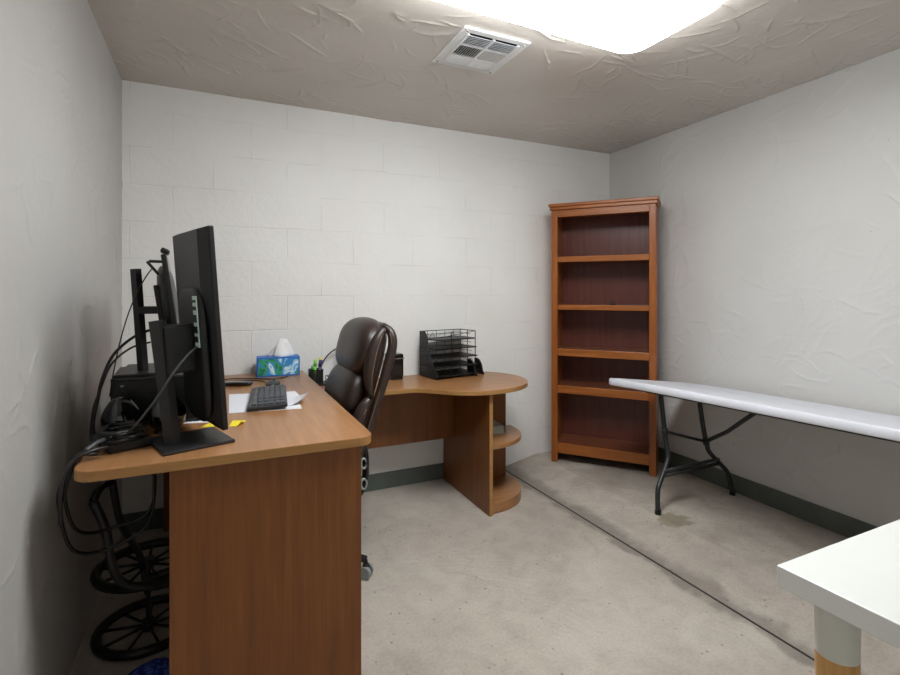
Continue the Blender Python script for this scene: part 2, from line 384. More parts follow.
def relief_obj(name, rel, fn, mat, edge):
    """grid skin following the relief, with a slab behind it (edge = list of the far-side box corners)"""
    U, V, Hf = rel; nv, nu = Hf.shape
    co = np.array([fn(U[i], V[j], Hf[j, i]) for j in range(nv) for i in range(nu)], dtype=np.float32)
    idx = np.arange(nv*nu).reshape(nv, nu)
    F = np.stack([idx[:-1,:-1], idx[:-1,1:], idx[1:,1:], idx[1:,:-1]], -1).reshape(-1, 4)
    bmx = bmesh.new(); edge(bmx); me0 = bpy.data.meshes.new('t'); bmx.to_mesh(me0); bmx.free()
    n0 = len(co); sv = [tuple(v.co) for v in me0.vertices]; sf = [[n0+k for k in p.vertices] for p in me0.polygons]
    bpy.data.meshes.remove(me0)
    me = bpy.data.meshes.new(name); me.from_pydata(co.tolist()+sv, [], F.tolist()+sf); me.materials.append(mat)
    sm = [True]*len(F)+[False]*len(sf); me.polygons.foreach_set('use_smooth', sm); me.update()
    o = bpy.data.objects.new(name, me); COL.objects.link(o); o['kind'] = 'structure'; return o

# ------------------------------------------------------------------ room shell
W, L, H, YF = 3.395, 3.167, 2.43, -0.55
def skew(y): return W + (L-y)*(-0.030)       # the right wall closes in slightly towards the camera
bm = bmesh.new()
xs = [0, 0.8, 1.6, 2.36, 2.66, 3.0, W+0.02]; zs = [0, 0, 0, 0, 0.06, 0.06, 0.06]
ys = [YF, -0.2, 0.5, 1.5, 2.4, L]
gv = [[bm.verts.new((x, y, z)) for x, z in zip(xs, zs)] for y in ys]
for j in range(len(ys)-1):
    for i in range(len(xs)-1): bm.faces.new((gv[j][i], gv[j][i+1], gv[j+1][i+1], gv[j+1][i]))
struct('floor', bm, M['concrete'])
relief_obj('ceiling', relief(0.0, W, 0.85, L, 0.0048, 270, 0.0085, 23, 22, 32, flat=((0.94, 2.15, 1.17, 1.69), (1.41, 1.75, 1.89, 2.25))), lambda u, v, h: (u, v, H-0.0006-h), M['ceiling'], lambda b: bx(-0.1, W+0.1, YF-0.1, L+0.1, H, H+0.08, 0, b))
struct('wall_back', bx(-0.1, W+0.1, L, L+0.1, -0.05, H), M['block'])
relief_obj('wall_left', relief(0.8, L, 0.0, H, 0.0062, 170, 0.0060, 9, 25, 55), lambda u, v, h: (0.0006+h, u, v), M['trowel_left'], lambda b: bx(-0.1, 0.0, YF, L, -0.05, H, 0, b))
relief_obj('wall_right', relief(0.7, L, 0.03, H, 0.0062, 230, 0.0068, 11, 140, 45), lambda u, v, h: (skew(u)-0.0006-h, u, v), M['trowel_wall'], lambda b: add_prism(b, [(skew(L), L), (skew(YF), YF), (W+0.12, YF), (W+0.12, L)], -0.05, H))
struct('wall_front', bx(-0.1, W+0.1, YF-0.1, YF, -0.05, H), M['block'])
d = struct('door_1', bx(0.15, 1.05, YF, YF+0.03, 0.0, 2.05, 0.004), M['door'])
bm = bmesh.new(); add_cyl(bm, (0.23, YF+0.03, 1.0), (0.23, YF+0.08, 1.0), 0.012); add_super(bm, (0.23, YF+0.10, 1.0), (0.06, 0.05, 0.06), 2.2, 4)
obj('door_knob', bm, M['chrome'], d, True)
struct('baseboard_back', bx(0.0, 1.97, L-0.012, L+0.005, 0.0, 0.105, 0.003), M['green_base'])
bm = bmesh.new(); add_prism(bm, [(skew(L)-0.012, L), (skew(YF)-0.012, YF), (skew(YF)+0.01, YF), (skew(L)+0.01, L)], 0.055, 0.165); struct('baseboard_right', bm, M['green_base'])
struct('trim_1', bx(2.354, 2.362, YF, L, -0.01, 0.0025), M['joint'])

# ------------------------------------------------------------------ ceiling light and vent
t = thing('ceiling_light', 'large bright white rounded-corner ceiling light, switched on', 'ceiling light', (1.545, 1.430, H), R(1.3))
bm = bmesh.new(); add_box(bm, (0, 0, -0.012), (1.16, 0.44, 0.024), 0.006); obj('fixture_pan', bm, M['fixture'], t)
def rrect(hx, hy, r, n=6):
    pts = []
    for cx, cy, a0 in ((hx-r, hy-r, 0), (-hx+r, hy-r, 90), (-hx+r, -hy+r, 180), (hx-r, -hy+r, 270)):
        for i in range(n+1):
            a = R(a0+90*i/n); pts.append((cx+r*math.cos(a), cy+r*math.sin(a)))
    return pts
bm = bmesh.new(); rings = []
for hx, hy, z in ((0.600, 0.245, -0.022), (0.607, 0.250, -0.040), (0.607, 0.250, -0.064), (0.594, 0.237, -0.080), (0.550, 0.195, -0.092), (0.40, 0.10, -0.098)):
    rings.append([bm.verts.new((x, y, z)) for x, y in rrect(hx, hy, min(0.085, hy*0.6))])
for a, b in zip(rings, rings[1:]):
    for i in range(len(a)): bm.faces.new((a[i], a[(i+1) % len(a)], b[(i+1) % len(a)], b[i]))
bm.faces.new(rings[-1]); bm.faces.new(rings[0][::-1])
obj('diffuser', bm, M['lens'], t, True)

t = thing('ceiling_vent', 'square white metal air vent with slanted louvres on the ceiling', 'vent', (1.58, 2.073, H))
bm = bmesh.new(); hw, hh = 0.168, 0.178
for (x0, x1, y0, y1) in ((-hw, hw, -hh, -hh+0.034), (-hw, hw, hh-0.034, hh), (-hw, -hw+0.034, -hh+0.034, hh-0.034), (hw-0.034, hw, -hh+0.034, hh-0.034)):
    bx(x0, x1, y0, y1, -0.010, 0.0, 0.003, bm)
obj('frame', bm, M['vent'], t)
obj('backing', bx(-hw+0.03, hw-0.03, -hh+0.03, hh-0.03, -0.003, 0.0), M['void'], t)
bm = bmesh.new()
for x in (-0.128, 0.0, 0.128): bx(x-0.006, x+0.006, -0.136, 0.136, -0.013, -0.003, 0.001, bm)
for y in (-0.045, 0.062): bx(-0.126, 0.126, y-0.005, y+0.005, -0.0135, -0.003, 0.001, bm)
obj('divider', bm, M['vent'], t)
bm = bmesh.new()
for i in range(22):
    x = -0.118 + i*0.0112
    if abs(x) < 0.009: continue
    add_box(bm, (x, 0.008, -0.009), (0.0012 if x < 0 else 0.0016, 0.096, 0.011), 0, (0, R(32 if x < 0 else -38), 0))
obj('louvre', bm, M['vent'], t)
bm = bmesh.new()
for i in range(6):
    for s in (-1, 1): add_box(bm, (s*0.064, -0.125+i*0.0135, -0.009), (0.114, 0.0012, 0.012), 0, (R(-42), 0, 0))
obj('louvre', bm, M['vent_grey'], t)
bm = bmesh.new()
for i in range(6):
    for s in (-1, 1): add_box(bm, (s*0.064, 0.074+i*0.011, -0.009), (0.114, 0.0016, 0.013), 0, (R(48), 0, 0))
obj('louvre', bm, M['vent'], t)
for x, y in ((-0.148, -0.158), (0.148, -0.158), (-0.148, 0.158), (0.148, 0.158)):
    bm = bmesh.new(); add_cyl(bm, (x, y, -0.010), (x, y, -0.013), 0.007, 0.005, 12); obj('screw', bm, M['chrome'], t, True)

# ------------------------------------------------------------------ main desk
DZ = 0.815
t = thing('office_desk', 'brown wood-grain desk with end panel carrying the computer monitors', 'desk', (0.52, 2.4, 0))
def rounded_poly(c, r, n=6):
    out = []
    m = len(c)
    for i in range(m):
        p0, p, p1 = Vector(c[i-1]), Vector(c[i]), Vector(c[(i+1) % m]); rr = r[i]
        if rr <= 0: out.append(tuple(p)); continue
        a = (p0-p).normalized(); b = (p1-p).normalized(); h = a.angle(b)/2
        d_ = rr/math.tan(h); cen = p + (a+b).normalized()*(rr/math.sin(h))
        s, e = p+a*d_, p+b*d_
        a0 = math.atan2(s.y-cen.y, s.x-cen.x); a1 = math.atan2(e.y-cen.y, e.x-cen.x)
        da = (a1-a0+math.pi) % (2*math.pi)-math.pi
        for k in range(n+1):
            q = a0+da*k/n; out.append((cen.x+rr*math.cos(q), cen.y+rr*math.sin(q)))
    return out
ox, oy = 0.52, 2.4
poly = rounded_poly([(0.100-ox, 1.628-oy), (0.934-ox, 1.622-oy), (0.934-ox, 3.150-oy), (0.100-ox, 3.150-oy)], [0.055, 0.05, 0, 0])
bm = bmesh.new(); add_prism(bm, poly, DZ-0.030, DZ, 0.002)
o = obj('tabletop', bm, [M['wood_y'], M['wood_edge']], t)
for p in o.data.polygons:
    if abs(p.normal.z) < 0.5: p.material_index = 1
obj('end_panel', bx(0.331-ox, 0.894-ox, 1.642-oy, 1.662-oy, 0.0, DZ-0.030, 0.002), M['wood_v'], t)
obj('end_panel', bx(0.20-ox, 0.894-ox, 3.10-oy, 3.12-oy, 0.0, DZ-0.030, 0.002), M['wood_v'], t)
obj('modesty_panel', bx(0.43-ox, 0.448-ox, 2.05-oy, 3.10-oy, 0.30, DZ-0.030, 0.002), M['wood_v'], t)
obj('pedestal', bx(0.43-ox, 0.876-ox, 1.662-oy, 2.03-oy, 0.02, DZ-0.030, 0.002), M['wood_v'], t)
for z0, z1 in ((0.03, 0.36), (0.366, 0.565), (0.571, 0.780)):
    dr = obj('drawer', bx(0.876-ox, 0.895-ox, 1.664-oy, 2.028-oy, z0, z1, 0.002), M['wood_v'], t)
    bm = bmesh.new(); zc = (z1-0.05); yc = 1.845-oy
    add_tube(bm, [(0.895-ox, yc-0.05, zc), (0.912-ox, yc-0.048, zc), (0.917-ox, yc, zc), (0.912-ox, yc+0.048, zc), (0.895-ox, yc+0.05, zc)], 0.004, 8, k=3); obj('handle', bm, M['chrome'], dr, True)

# ------------------------------------------------------------------ return desk with rounded end
RZ = 0.735
t = thing('return_desk', 'brown return desk along the back wall with a rounded peninsula end', 'desk', (1.6, 2.9, 0))
ox, oy = 1.6, 2.9
edge = [(0.94, 2.715), (1.2, 2.718), (1.40, 2.716), (1.50, 2.710), (1.58, 2.650), (1.66, 2.560), (1.76, 2.497), (1.88, 2.468), (2.02, 2.484), (2.14, 2.54), (2.23, 2.635), (2.277, 2.76), (2.275, 2.89), (2.22, 3.02), (2.13, 3.10), (2.05, 3.152)]
sm = [(p.x-ox, p.y-oy) for p in smooth_path([(x, y, 0) for x, y in edge], 5)]
sm += [(0.94-ox, 3.152-oy)]
bm = bmesh.new(); add_prism(bm, sm, RZ-0.026, RZ, 0.002)
o = obj('tabletop', bm, [M['wood_x'], M['wood_edge']], t)
for p in o.data.polygons:
    if abs(p.normal.z) < 0.5: p.material_index = 1
o = obj('side_panel', bx(1.880-ox, 1.904-ox, 2.505-oy, 3.145-oy, 0.0, RZ-0.026, 0.002), [M['wood_v'], M['wood_edge']], t)
for p in o.data.polygons:
    if p.normal.y < -0.5: p.material_index = 1
obj('back_panel', bx(1.904-ox, 2.215-ox, 2.872-oy, 2.890-oy, 0.0, RZ-0.026, 0.001), M['wood_v'], t)
obj('modesty_panel', bx(0.95-ox, 1.880-ox, 2.985-oy, 3.003-oy, 0.332, RZ-0.026, 0.001), M['wood_v'], t)
def quarter(rx, ry, cx=1.904, cy=2.872, n=18, e=0.86):
    pts = [(cx-ox, cy-oy)]
    for i in range(n+1):
        a = math.pi/2*i/n; pts.append((cx+rx*abs(math.cos(a))**e-ox, cy-ry*abs(math.sin(a))**e-oy))
    return pts
for z0, z1, k in ((0.375, 0.400, 1.0), (0.0, 0.062, 1.0)):
    bm = bmesh.new(); add_prism(bm, quarter(0.345*k, 0.348*k), z0, z1, 0.002); obj('shelf', bm, M['wood_x'], t)

# ------------------------------------------------------------------ bookcase across the corner
BW, BD, BH = 0.703, 0.275, 1.870
ang = math.atan2(-0.302, 0.632)
# front-left bottom (2.676?) computed from the photo: left front corner (2.69,2.99), facing the room
c_, s_ = 0.9046, 0.4263
def fromcam(X, d): return (c_*X+s_*d+0.448, -s_*X+c_*d)
pl = Vector(fromcam(0.738, 3.640)); pr2 = Vector(fromcam(1.374, 3.333))
ex = (pr2-pl).normalized(); rz = math.atan2(ex.y, ex.x); BW = (pr2-pl).length
t = thing('bookcase', 'tall narrow cherry-brown bookcase with empty shelves standing across the corner', 'bookcase', (pl.x, pl.y, 0.06), rz)
st = 0.044                                                   # front stile width
for x0 in (0.0, BW-0.02):
    obj('side_panel', bx(x0, x0+0.02, 0.02, BD, 0.0, BH-0.05, 0.001), M['case_wood'], t)
for x0 in (0.0, BW-st):
    obj('stile', bx(x0, x0+st, 0.0, 0.02, 0.0, BH-0.045, 0.003), M['case_wood'], t)
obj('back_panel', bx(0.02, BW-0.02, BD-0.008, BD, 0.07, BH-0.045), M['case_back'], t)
obj('top_panel', bx(0.02, BW-0.02, 0.02, BD-0.008, BH-0.070, BH-0.050), M['case_shelf'], t)
obj('header_rail', bx(st, BW-st, 0.002, 0.02, BH-0.095, BH-0.045, 0.002), M['case_shelf'], t)
bm = bmesh.new(); bx(-0.010, BW+0.010, -0.012, BD, BH-0.045, BH-0.022, 0.004, bm); bx(-0.018, BW+0.018, -0.020, BD, BH-0.022, BH, 0.005, bm)
obj('crown', bm, M['case_shelf'], t)
for zt, th in ((1.488, 0.040), (1.141, 0.036), (0.824, 0.052), (0.558, 0.056), (0.142, 0.074)):
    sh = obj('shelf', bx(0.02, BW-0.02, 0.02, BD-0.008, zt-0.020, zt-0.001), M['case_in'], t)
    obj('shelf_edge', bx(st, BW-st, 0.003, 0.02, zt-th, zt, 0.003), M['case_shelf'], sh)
bc = t
def bc_pt(x, y, z):
    v = Matrix.Rotation(rz, 3, 'Z') @ Vector((x, y, 0)); return (pl.x+v.x, pl.y+v.y, 0.06+z)
bm = bmesh.new(); add_prism(bm, [(-0.022, -0.01), (0.022, -0.01), (0.012, 0.012), (-0.012, 0.012)], 0, 0.010, 0.002); add_tube(bm, [(-0.012, 0, 0.010), (-0.006, 0, 0.026), (0.006, 0, 0.026), (0.012, 0, 0.010)], 0.003, 8, k=4)
o = obj('binder_clip', bm, M['black'], None); o.location = bc_pt(0.42, 0.07, 1.143); o.rotation_euler = (0, 0, rz)
tag(o, 'tiny black clip lying on the second shelf of the bookcase', 'clip')

# ------------------------------------------------------------------ folding table along the right wall
TX0, TX1, TY0, TY1 = 2.612, 3.295, 0.50, 2.375
cx, cy = (TX0+TX1)/2, (TY0+TY1)/2
t = thing('folding_table', 'long white plastic folding table with grey steel legs along the right wall', 'table', (cx, cy, 0.06))
hx, hy = (TX1-TX0)/2, (TY1-TY0)/2
TOPZ, TILT, PITCH = 0.697, 0.122, 0.026                       # the top leans down a little towards the wall
def surf(x, y): return TOPZ - x*TILT - y*PITCH - max(0, y-0.55)**2*0.05
bm = bmesh.new(); rings = []
def top_ring(inset, z, r): return [bm.verts.new((x, y, z)) for x, y in rrect(hx-inset, hy-inset, r, 8)]
prof = [(0.016, -0.040, 0.055), (0.004, -0.038, 0.065), (0.0, -0.030, 0.07), (0.001, -0.007, 0.07), (0.006, 0.002, 0.066), (0.016, 0.0035, 0.055), (0.024, 0.001, 0.05), (0.030, -0.002, 0.05), (0.036, -0.0025, 0.05)]
for ins, z, r in prof: rings.append(top_ring(ins, z, r))
for a, b in zip(rings, rings[1:]):
    for i in range(len(a)): bm.faces.new((a[i], a[(i+1) % len(a)], b[(i+1) % len(a)], b[i]))
bm.faces.new(rings[-1]); bm.faces.new(rings[0][::-1])
bmesh.ops.subdivide_edges(bm, edges=[e for e in bm.edges if abs(e.verts[0].co.y-e.verts[1].co.y) > 0.5], cuts=12)
for v in bm.verts: v.co.z += surf(v.co.x, v.co.y)
top = obj('tabletop', bm, M['white_plastic'], t); auto_smooth(top, 40)
bm = bmesh.new(); add_box(bm, (-hx+0.05, hy-0.035, surf(-hx+0.05, hy-0.035)-0.015), (0.012, 0.004, 0.042), 0.001, (0, 0, R(40))); obj('edge_seam', bm, M['table_steel'], t)
def top_z(x, y): return surf(x, y) - 0.040
def part_empty(name, parent):
    o = bpy.data.objects.new(name, None); COL.objects.link(o); o.parent = parent; o.empty_display_size = 0.03; return o
def leg_frame(g):
    yf = 2.02-cy if g > 0 else -(2.02-cy)                     # foot line of this frame
    p = part_empty('leg_frame', t); ox_ = 0.035
    for s in (-1, 1):
        yt = yf+0.12*g; xt = ox_+s*0.160
        bm = bmesh.new()
        pts = [(xt, yt, top_z(xt, yt)+0.012), (ox_+s*0.162, yf+0.09*g, 0.44), (ox_+s*0.166, yf+0.062*g, 0.30), (ox_+s*0.182, yf+0.050*g, 0.255), (ox_+s*0.275, yf+0.022*g, 0.155), (ox_+s*0.298, yf+0.014*g, 0.11), (ox_+s*0.312, yf, 0.0)]
        add_tube(bm, pts, 0.0135, 12, k=3); leg = obj('leg', bm, M['table_steel'], p, True)
        bm = bmesh.new(); add_cyl(bm, (ox_+s*0.312, yf, 0.0), (ox_+s*0.311, yf, 0.025), 0.0165, n=14); obj('foot_cap', bm, M['black'], p)
        bm = bmesh.new(); zc = 0.42 if s < 0 else 0.325
        yc = yf+(0.085 if s < 0 else 0.065)*g; add_cyl(bm, (ox_+s*0.162, yc, zc-0.018), (ox_+s*0.162, yc, zc+0.018), 0.018, n=14); obj('collar', bm, M['table_steel'], p, True)
    bm = bmesh.new(); add_cyl(bm, (ox_-0.160, yf+0.085*g, 0.42), (ox_+0.160, yf+0.065*g, 0.325), 0.0085, n=10); obj('crossbar', bm, M['table_steel'], p, True)
    for dz in (0.0, 0.026):
        bm = bmesh.new(); add_cyl(bm, (ox_-0.235, yf+0.035*g, 0.190+dz), (ox_+0.235, yf+0.035*g, 0.190+dz), 0.0105, n=10); obj('crossbar', bm, M['table_steel'], p, True)
    ye = yf-0.40*g; ym = yf-0.12*g; bm = bmesh.new(); add_tube(bm, [(ox_+0.15, yf+0.065*g, 0.325), (ox_+0.10, ym, 0.44 if g > 0 else top_z(ox_+0.10, ym)-0.01), (ox_, ye, top_z(ox_, ye)+0.008)], 0.0115, 10); obj('brace', bm, M['table_steel'], p, True)
leg_frame(1); leg_frame(-1)
for x in (-0.22, 0.22):
    bm = bmesh.new(); add_tube(bm, [(x, y, top_z(x, y)-0.006) for y in (-0.72, -0.4, 0.0, 0.4, 0.72)], 0.010, 8, ry=0.012); obj('rail', bm, M['black'], t)
# ------------------------------------------------------------------ white table in the near right corner
t = thing('side_table', 'glossy white table with a thick two-tone leg in the near right corner', 'table', (2.02, 0.329, 0))
obj('tabletop', bx(-0.55, 0.55, -0.30, 0.30, 0.708, 0.75, 0.002), M['white_lacquer'], t)
for x in (-0.48, 0.48):
    for y in (-0.228, 0.228):
        bm = bmesh.new(); add_cyl(bm, (x, y, 0.598), (x, y, 0.708), 0.036, n=32); lg = obj('leg', bm, M['white_leg'], t); auto_smooth(lg)
        bm = bmesh.new(); add_tube(bm, [(x, y, 0.0), (x, y, 0.598)], lambda q: 0.024+0.0118*q, 32); lo = obj('wooden_lower_leg', bm, M['pine'], lg); auto_smooth(lo)
        lo['label'] = 'light natural wood lower half of the leg'

# ------------------------------------------------------------------ office chair
t = thing('office_chair', 'dark brown leather executive office chair tucked in behind the desk', 'chair', (0.82, 2.41, 0.0), R(1))
# local frame: the chair faces -x
bm = bmesh.new(); add_cyl(bm, (0, 0, 0.07), (0, 0, 0.14), 0.045, 0.035, 20); obj('base_hub', bm, M['black'], t, True)
for i in range(5):
    a = R(-39 + 72*i); dx, dy = math.cos(a), math.sin(a); rb = 0.318
    bm = bmesh.new(); add_tube(bm, [(0.03*dx, 0.03*dy, 0.115), (0.16*dx, 0.16*dy, 0.105), (rb*dx, rb*dy, 0.082)], lambda q: 0.024-0.008*q, 10); obj('base_leg', bm, M['black'], t, True)
    cs = part_empty('caster', t); px_, py_ = rb*dx, rb*dy
    for sg in (-1, 1):
        bm = bmesh.new(); add_cyl(bm, (px_-dy*0.008*sg, py_+dx*0.008*sg, 0.029), (px_-dy*0.026*sg, py_+dx*0.026*sg, 0.029), 0.029, 0.027, 20); obj('wheel', bm, M['caster'], cs)
    bm = bmesh.new(); add_cyl(bm, (px_, py_, 0.03), (px_, py_, 0.08), 0.008, n=10); add_box(bm, (px_, py_, 0.055), (0.03, 0.03, 0.02), 0.008); obj('yoke', bm, M['black'], cs)
bm = bmesh.new(); add_cyl(bm, (0, 0, 0.13), (0, 0, 0.42), 0.024, n=20); obj('gas_column', bm, M['black'], t, True)
bm = bmesh.new(); add_box(bm, (0.03, 0, 0.41), (0.30, 0.18, 0.045), 0.012); obj('tilt_mechanism', bm, M['black'], t)
bm = bmesh.new(); add_super(bm, (-0.06, 0, 0.495), (0.54, 0.52, 0.135), 3.2, 12); obj('seat', bm, M['leather'], t, True)
# backrest: swept shell following the spine, then separate plump cushions
def spine(z):       # x of the back surface at height z
    k = (z-0.45)/0.70
    return 0.212 + 0.190*k - 0.10*max(0, k-0.86)
bm = bmesh.new(); rows = []
zs_ = [0.46, 0.52, 0.60, 0.70, 0.80, 0.90, 1.0, 1.07, 1.115, 1.145]
hw_ = [0.17, 0.195, 0.215, 0.232, 0.240, 0.244, 0.244, 0.232, 0.205, 0.150]
for z, h in zip(zs_, hw_):
    x = spine(z); ring = []
    for i in range(28):
        a = 2*math.pi*i/28; cc, ss = math.cos(a), math.sin(a)
        yy = h*math.copysign(abs(cc)**0.55, cc); xx = 0.030*math.copysign(abs(ss)**0.7, ss)
        ring.append(bm.verts.new((x-0.036+xx-0.030*(abs(yy)/h)**3, yy, z)))
    rows.append(ring)
for a, b in zip(rows, rows[1:]):
    for i in range(28): bm.faces.new((a[i], a[(i+1) % 28], b[(i+1) % 28], b[i]))
bm.faces.new(rows[0][::-1]); bm.faces.new(rows[-1])
obj('backrest_shell', bm, M['leather'], t, True)
def cush(z0, z1, w_, th, fwd, p=2.6, droop=0.0):
    bm = bmesh.new(); zc = (z0+z1)/2; hh_ = (z1-z0)/2
    def f(v):
        z = zc+v.z; return Vector((v.x + spine(z)-fwd - droop*max(0, v.z/hh_)*0 - 0.02*(abs(v.y)/(w_/2))**2, v.y, z))
    add_super(bm, (0, 0, 0), (th, w_, z1-z0), p, 14, None, f); return bm
obj('headrest_cushion', cush(0.895, 1.170, 0.475, 0.165, 0.088, 2.5), M['leather'], t, True)
obj('lumbar_cushion', cush(0.690, 0.960, 0.435, 0.150, 0.100, 2.5), M['leather'], t, True)
obj('lower_cushion', cush(0.50, 0.735, 0.43, 0.15, 0.112, 2.5), M['leather'], t, True)
for sg in (-1, 1):
    # outer rim of the back, running from the crown down to the seat bracket
    path = [(spine(1.14)-0.060, sg*0.205, 1.140), (spine(1.11)-0.030, sg*0.236, 1.110), (spine(1.05)-0.020, sg*0.252, 1.05), (spine(0.94)-0.020, sg*0.256, 0.94), (spine(0.82)-0.024, sg*0.252, 0.82), (spine(0.70)-0.028, sg*0.244, 0.70), (spine(0.58)-0.032, sg*0.236, 0.58), (spine(0.50)-0.04, sg*0.230, 0.50)]
    bo = obj('back_rim', tube(path, lambda q: 0.013+0.009*math.sin(math.pi*min(1, q+0.1)), 12, k=5), M['leather'], t, True)
    obj('seam', tube([(x-0.010, y+sg*0.017, z) for x, y, z in path[1:-1]], 0.0016, 6, k=5), M['stitch'], bo, True)
    # upper wing: a long padded lens shape beside the headrest
    def wing(path, r0, r1, ry): return tube(path, lambda q: r0+(r1-r0)*math.sin(math.pi*min(1, max(0, 0.06+0.88*q))), 14, k=6, ry=None)
    path = [(spine(1.13)-0.060, sg*0.222, 1.128), (spine(1.08)-0.088, sg*0.232, 1.08), (spine(1.0)-0.098, sg*0.238, 1.0), (spine(0.91)-0.088, sg*0.240, 0.91), (spine(0.83)-0.062, sg*0.240, 0.83)]
    bo = obj('side_wing', wing(path, 0.008, 0.030, 0), M['leather'], t, True)
    obj('seam', tube([(x+0.006, y+sg*0.028*math.sin(math.pi*(0.12+0.76*i/4)), z) for i, (x, y, z) in enumerate(path)], 0.0016, 6, k=5), M['stitch'], bo, True)
    # lower wing: starts with a rounded top beside the lumbar cushion
    path = [(spine(0.815)-0.060, sg*0.236, 0.815), (spine(0.78)-0.078, sg*0.240, 0.78), (spine(0.70)-0.092, sg*0.238, 0.70), (spine(0.60)-0.100, sg*0.232, 0.60), (spine(0.52)-0.10, sg*0.226, 0.52)]
    bo = obj('side_wing', wing(path, 0.016, 0.032, 0), M['leather'], t, True)
    obj('seam', tube([(x+0.004, y+sg*0.029, z) for x, y, z in path[1:]], 0.0016, 6, k=5), M['stitch'], bo, True)
    # bracket joining the back to the seat, with pale ring plates
    br = obj('back_bracket', tube([(spine(0.60)-0.024, sg*0.228, 0.61), (0.236, sg*0.232, 0.54), (0.232, sg*0.230, 0.46), (0.205, sg*0.220, 0.395), (0.12, sg*0.16, 0.375), (0.03, sg*0.08, 0.395)], 0.022, 10, k=5, ry=0.014), M['black'], t, True)
    for bz in (0.535, 0.445):
        bx_ = 0.222
        obj('ring_plate', tube([(bx_+0.013*math.cos(q*math.pi/8), sg*0.247, bz+0.022*math.sin(q*math.pi/8)) for q in range(16)], 0.006, 8, True), M['caster'], br, True)
    ar = part_empty('armrest', t)
    bm = bmesh.new(); add_super(bm, (-0.03, sg*0.285, 0.665), (0.30, 0.07, 0.05), 3, 8); obj('arm_pad', bm, M['leather'], ar, True)
    obj('arm_support', tube([(0.08, sg*0.285, 0.65), (0.10, sg*0.283, 0.56), (0.07, sg*0.275, 0.46), (0.0, sg*0.25, 0.415), (-0.10, sg*0.255, 0.42), (-0.15, sg*0.28, 0.52), (-0.15, sg*0.285, 0.65)], 0.014, 10, k=5, ry=0.022), M['black'], ar, True)

# ------------------------------------------------------------------ computer corner
# upright (portrait) monitor
t = thing('monitor', 'large black monitor turned upright at the near end of the desk', 'monitor', (0.377, 1.81, DZ), R(18))
obj('stand_base', bx(-0.1, 0.105, -0.105, 0.105, 0.0, 0.010, 0.003), M['dark_grey'], t)
col_ = bmesh.new(); add_tube(col_, [(-0.055, -0.022, 0.008), (-0.075, -0.022, 0.20), (-0.098, -0.022, 0.395)], 0.011, 4, ry=0.024); obj('stand_column', col_, M['dark_grey'], t)
bm = bmesh.new(); add_box(bm, (-0.022, 0.0, 0.305), (0.115, 0.07, 0.15), 0.006, (0, R(-4), 0)); obj('mount_arm', bm, M['black'], t)
pan = bpy.data.objects.new('display', None); COL.objects.link(pan); pan.parent = t; pan.location = (0.062, 0.050, 0.048); pan.rotation_euler = (0, R(-4.0), 0); pan.empty_display_size = 0.03
bm = bmesh.new(); add_box(bm, (0.008, 0, 0.32), (0.018, 0.340, 0.64), 0.004); obj('bezel', bm, M['black'], pan)
obj('screen', bx(0.0172, 0.0180, -0.162, 0.162, 0.012, 0.628), M['screen'], pan)
bm = bmesh.new()
A = [(-0.001, -0.169, 0.002), (-0.001, 0.169, 0.002), (-0.001, 0.169, 0.638), (-0.001, -0.169, 0.638)]
B_ = [(-0.024, -0.120, 0.05), (-0.014, 0.166, 0.05), (-0.014, 0.166, 0.632), (-0.024, -0.135, 0.632)]
va = [bm.verts.new(p) for p in A]; vb = [bm.verts.new(p) for p in B_]
for i in range(4): bm.faces.new((va[i], va[(i+1) % 4], vb[(i+1) % 4], vb[i]))
bm.faces.new(vb); bm.faces.new(va[::-1]); o = obj('back_cover', bm, [M['mon_grey'], M['black']], pan)
for p in o.data.polygons:
    if p.normal.y < -0.25 or p.normal.z < -0.2: p.material_index = 1
bm = bmesh.new(); add_super(bm, (-0.026, -0.035, 0.235), (0.028, 0.225, 0.43), 5, 10); obj('rear_housing', bm, M['black'], pan, True)
bm = bmesh.new(); bx(-0.0415, -0.0385, -0.140, -0.100, 0.265, 0.425, 0.001, bm); ps = obj('port_strip', bm, M['port'], pan)
bm = bmesh.new()
for z, hgt in ((0.290, 0.018), (0.320, 0.022), (0.355, 0.024), (0.387, 0.012), (0.409, 0.008)):
    obj('port', bx(-0.0440, -0.0410, -0.134, -0.108, z-hgt/2, z+hgt/2, 0.001), M['black'], ps)

# computer case lying on its side, at the wall
o = thing('computer', 'black computer case lying flat on the desk under the second monitor stand', 'computer', (0.27, 2.27, DZ))
obj('case', bx(-0.15, 0.15, -0.19, 0.20, 0.006, 0.172, 0.006), M['black'], o)
obj('lid', bx(-0.150, 0.150, -0.192, 0.20, 0.166, 0.178, 0.004), M['dark_grey'], o)
for x in (-0.13, 0.13):
    for y in (-0.17, 0.18):
        bm = bmesh.new(); add_cyl(bm, (x, y, 0), (x, y, 0.007), 0.014, n=12); obj('foot', bm, M['black'], o)
bm = bmesh.new(); add_super(bm, (-0.115, -0.191, 0.150), (0.012, 0.006, 0.008), 2, 3); obj('power_light', bm, M['caster'], o, True)
CT = DZ+0.178
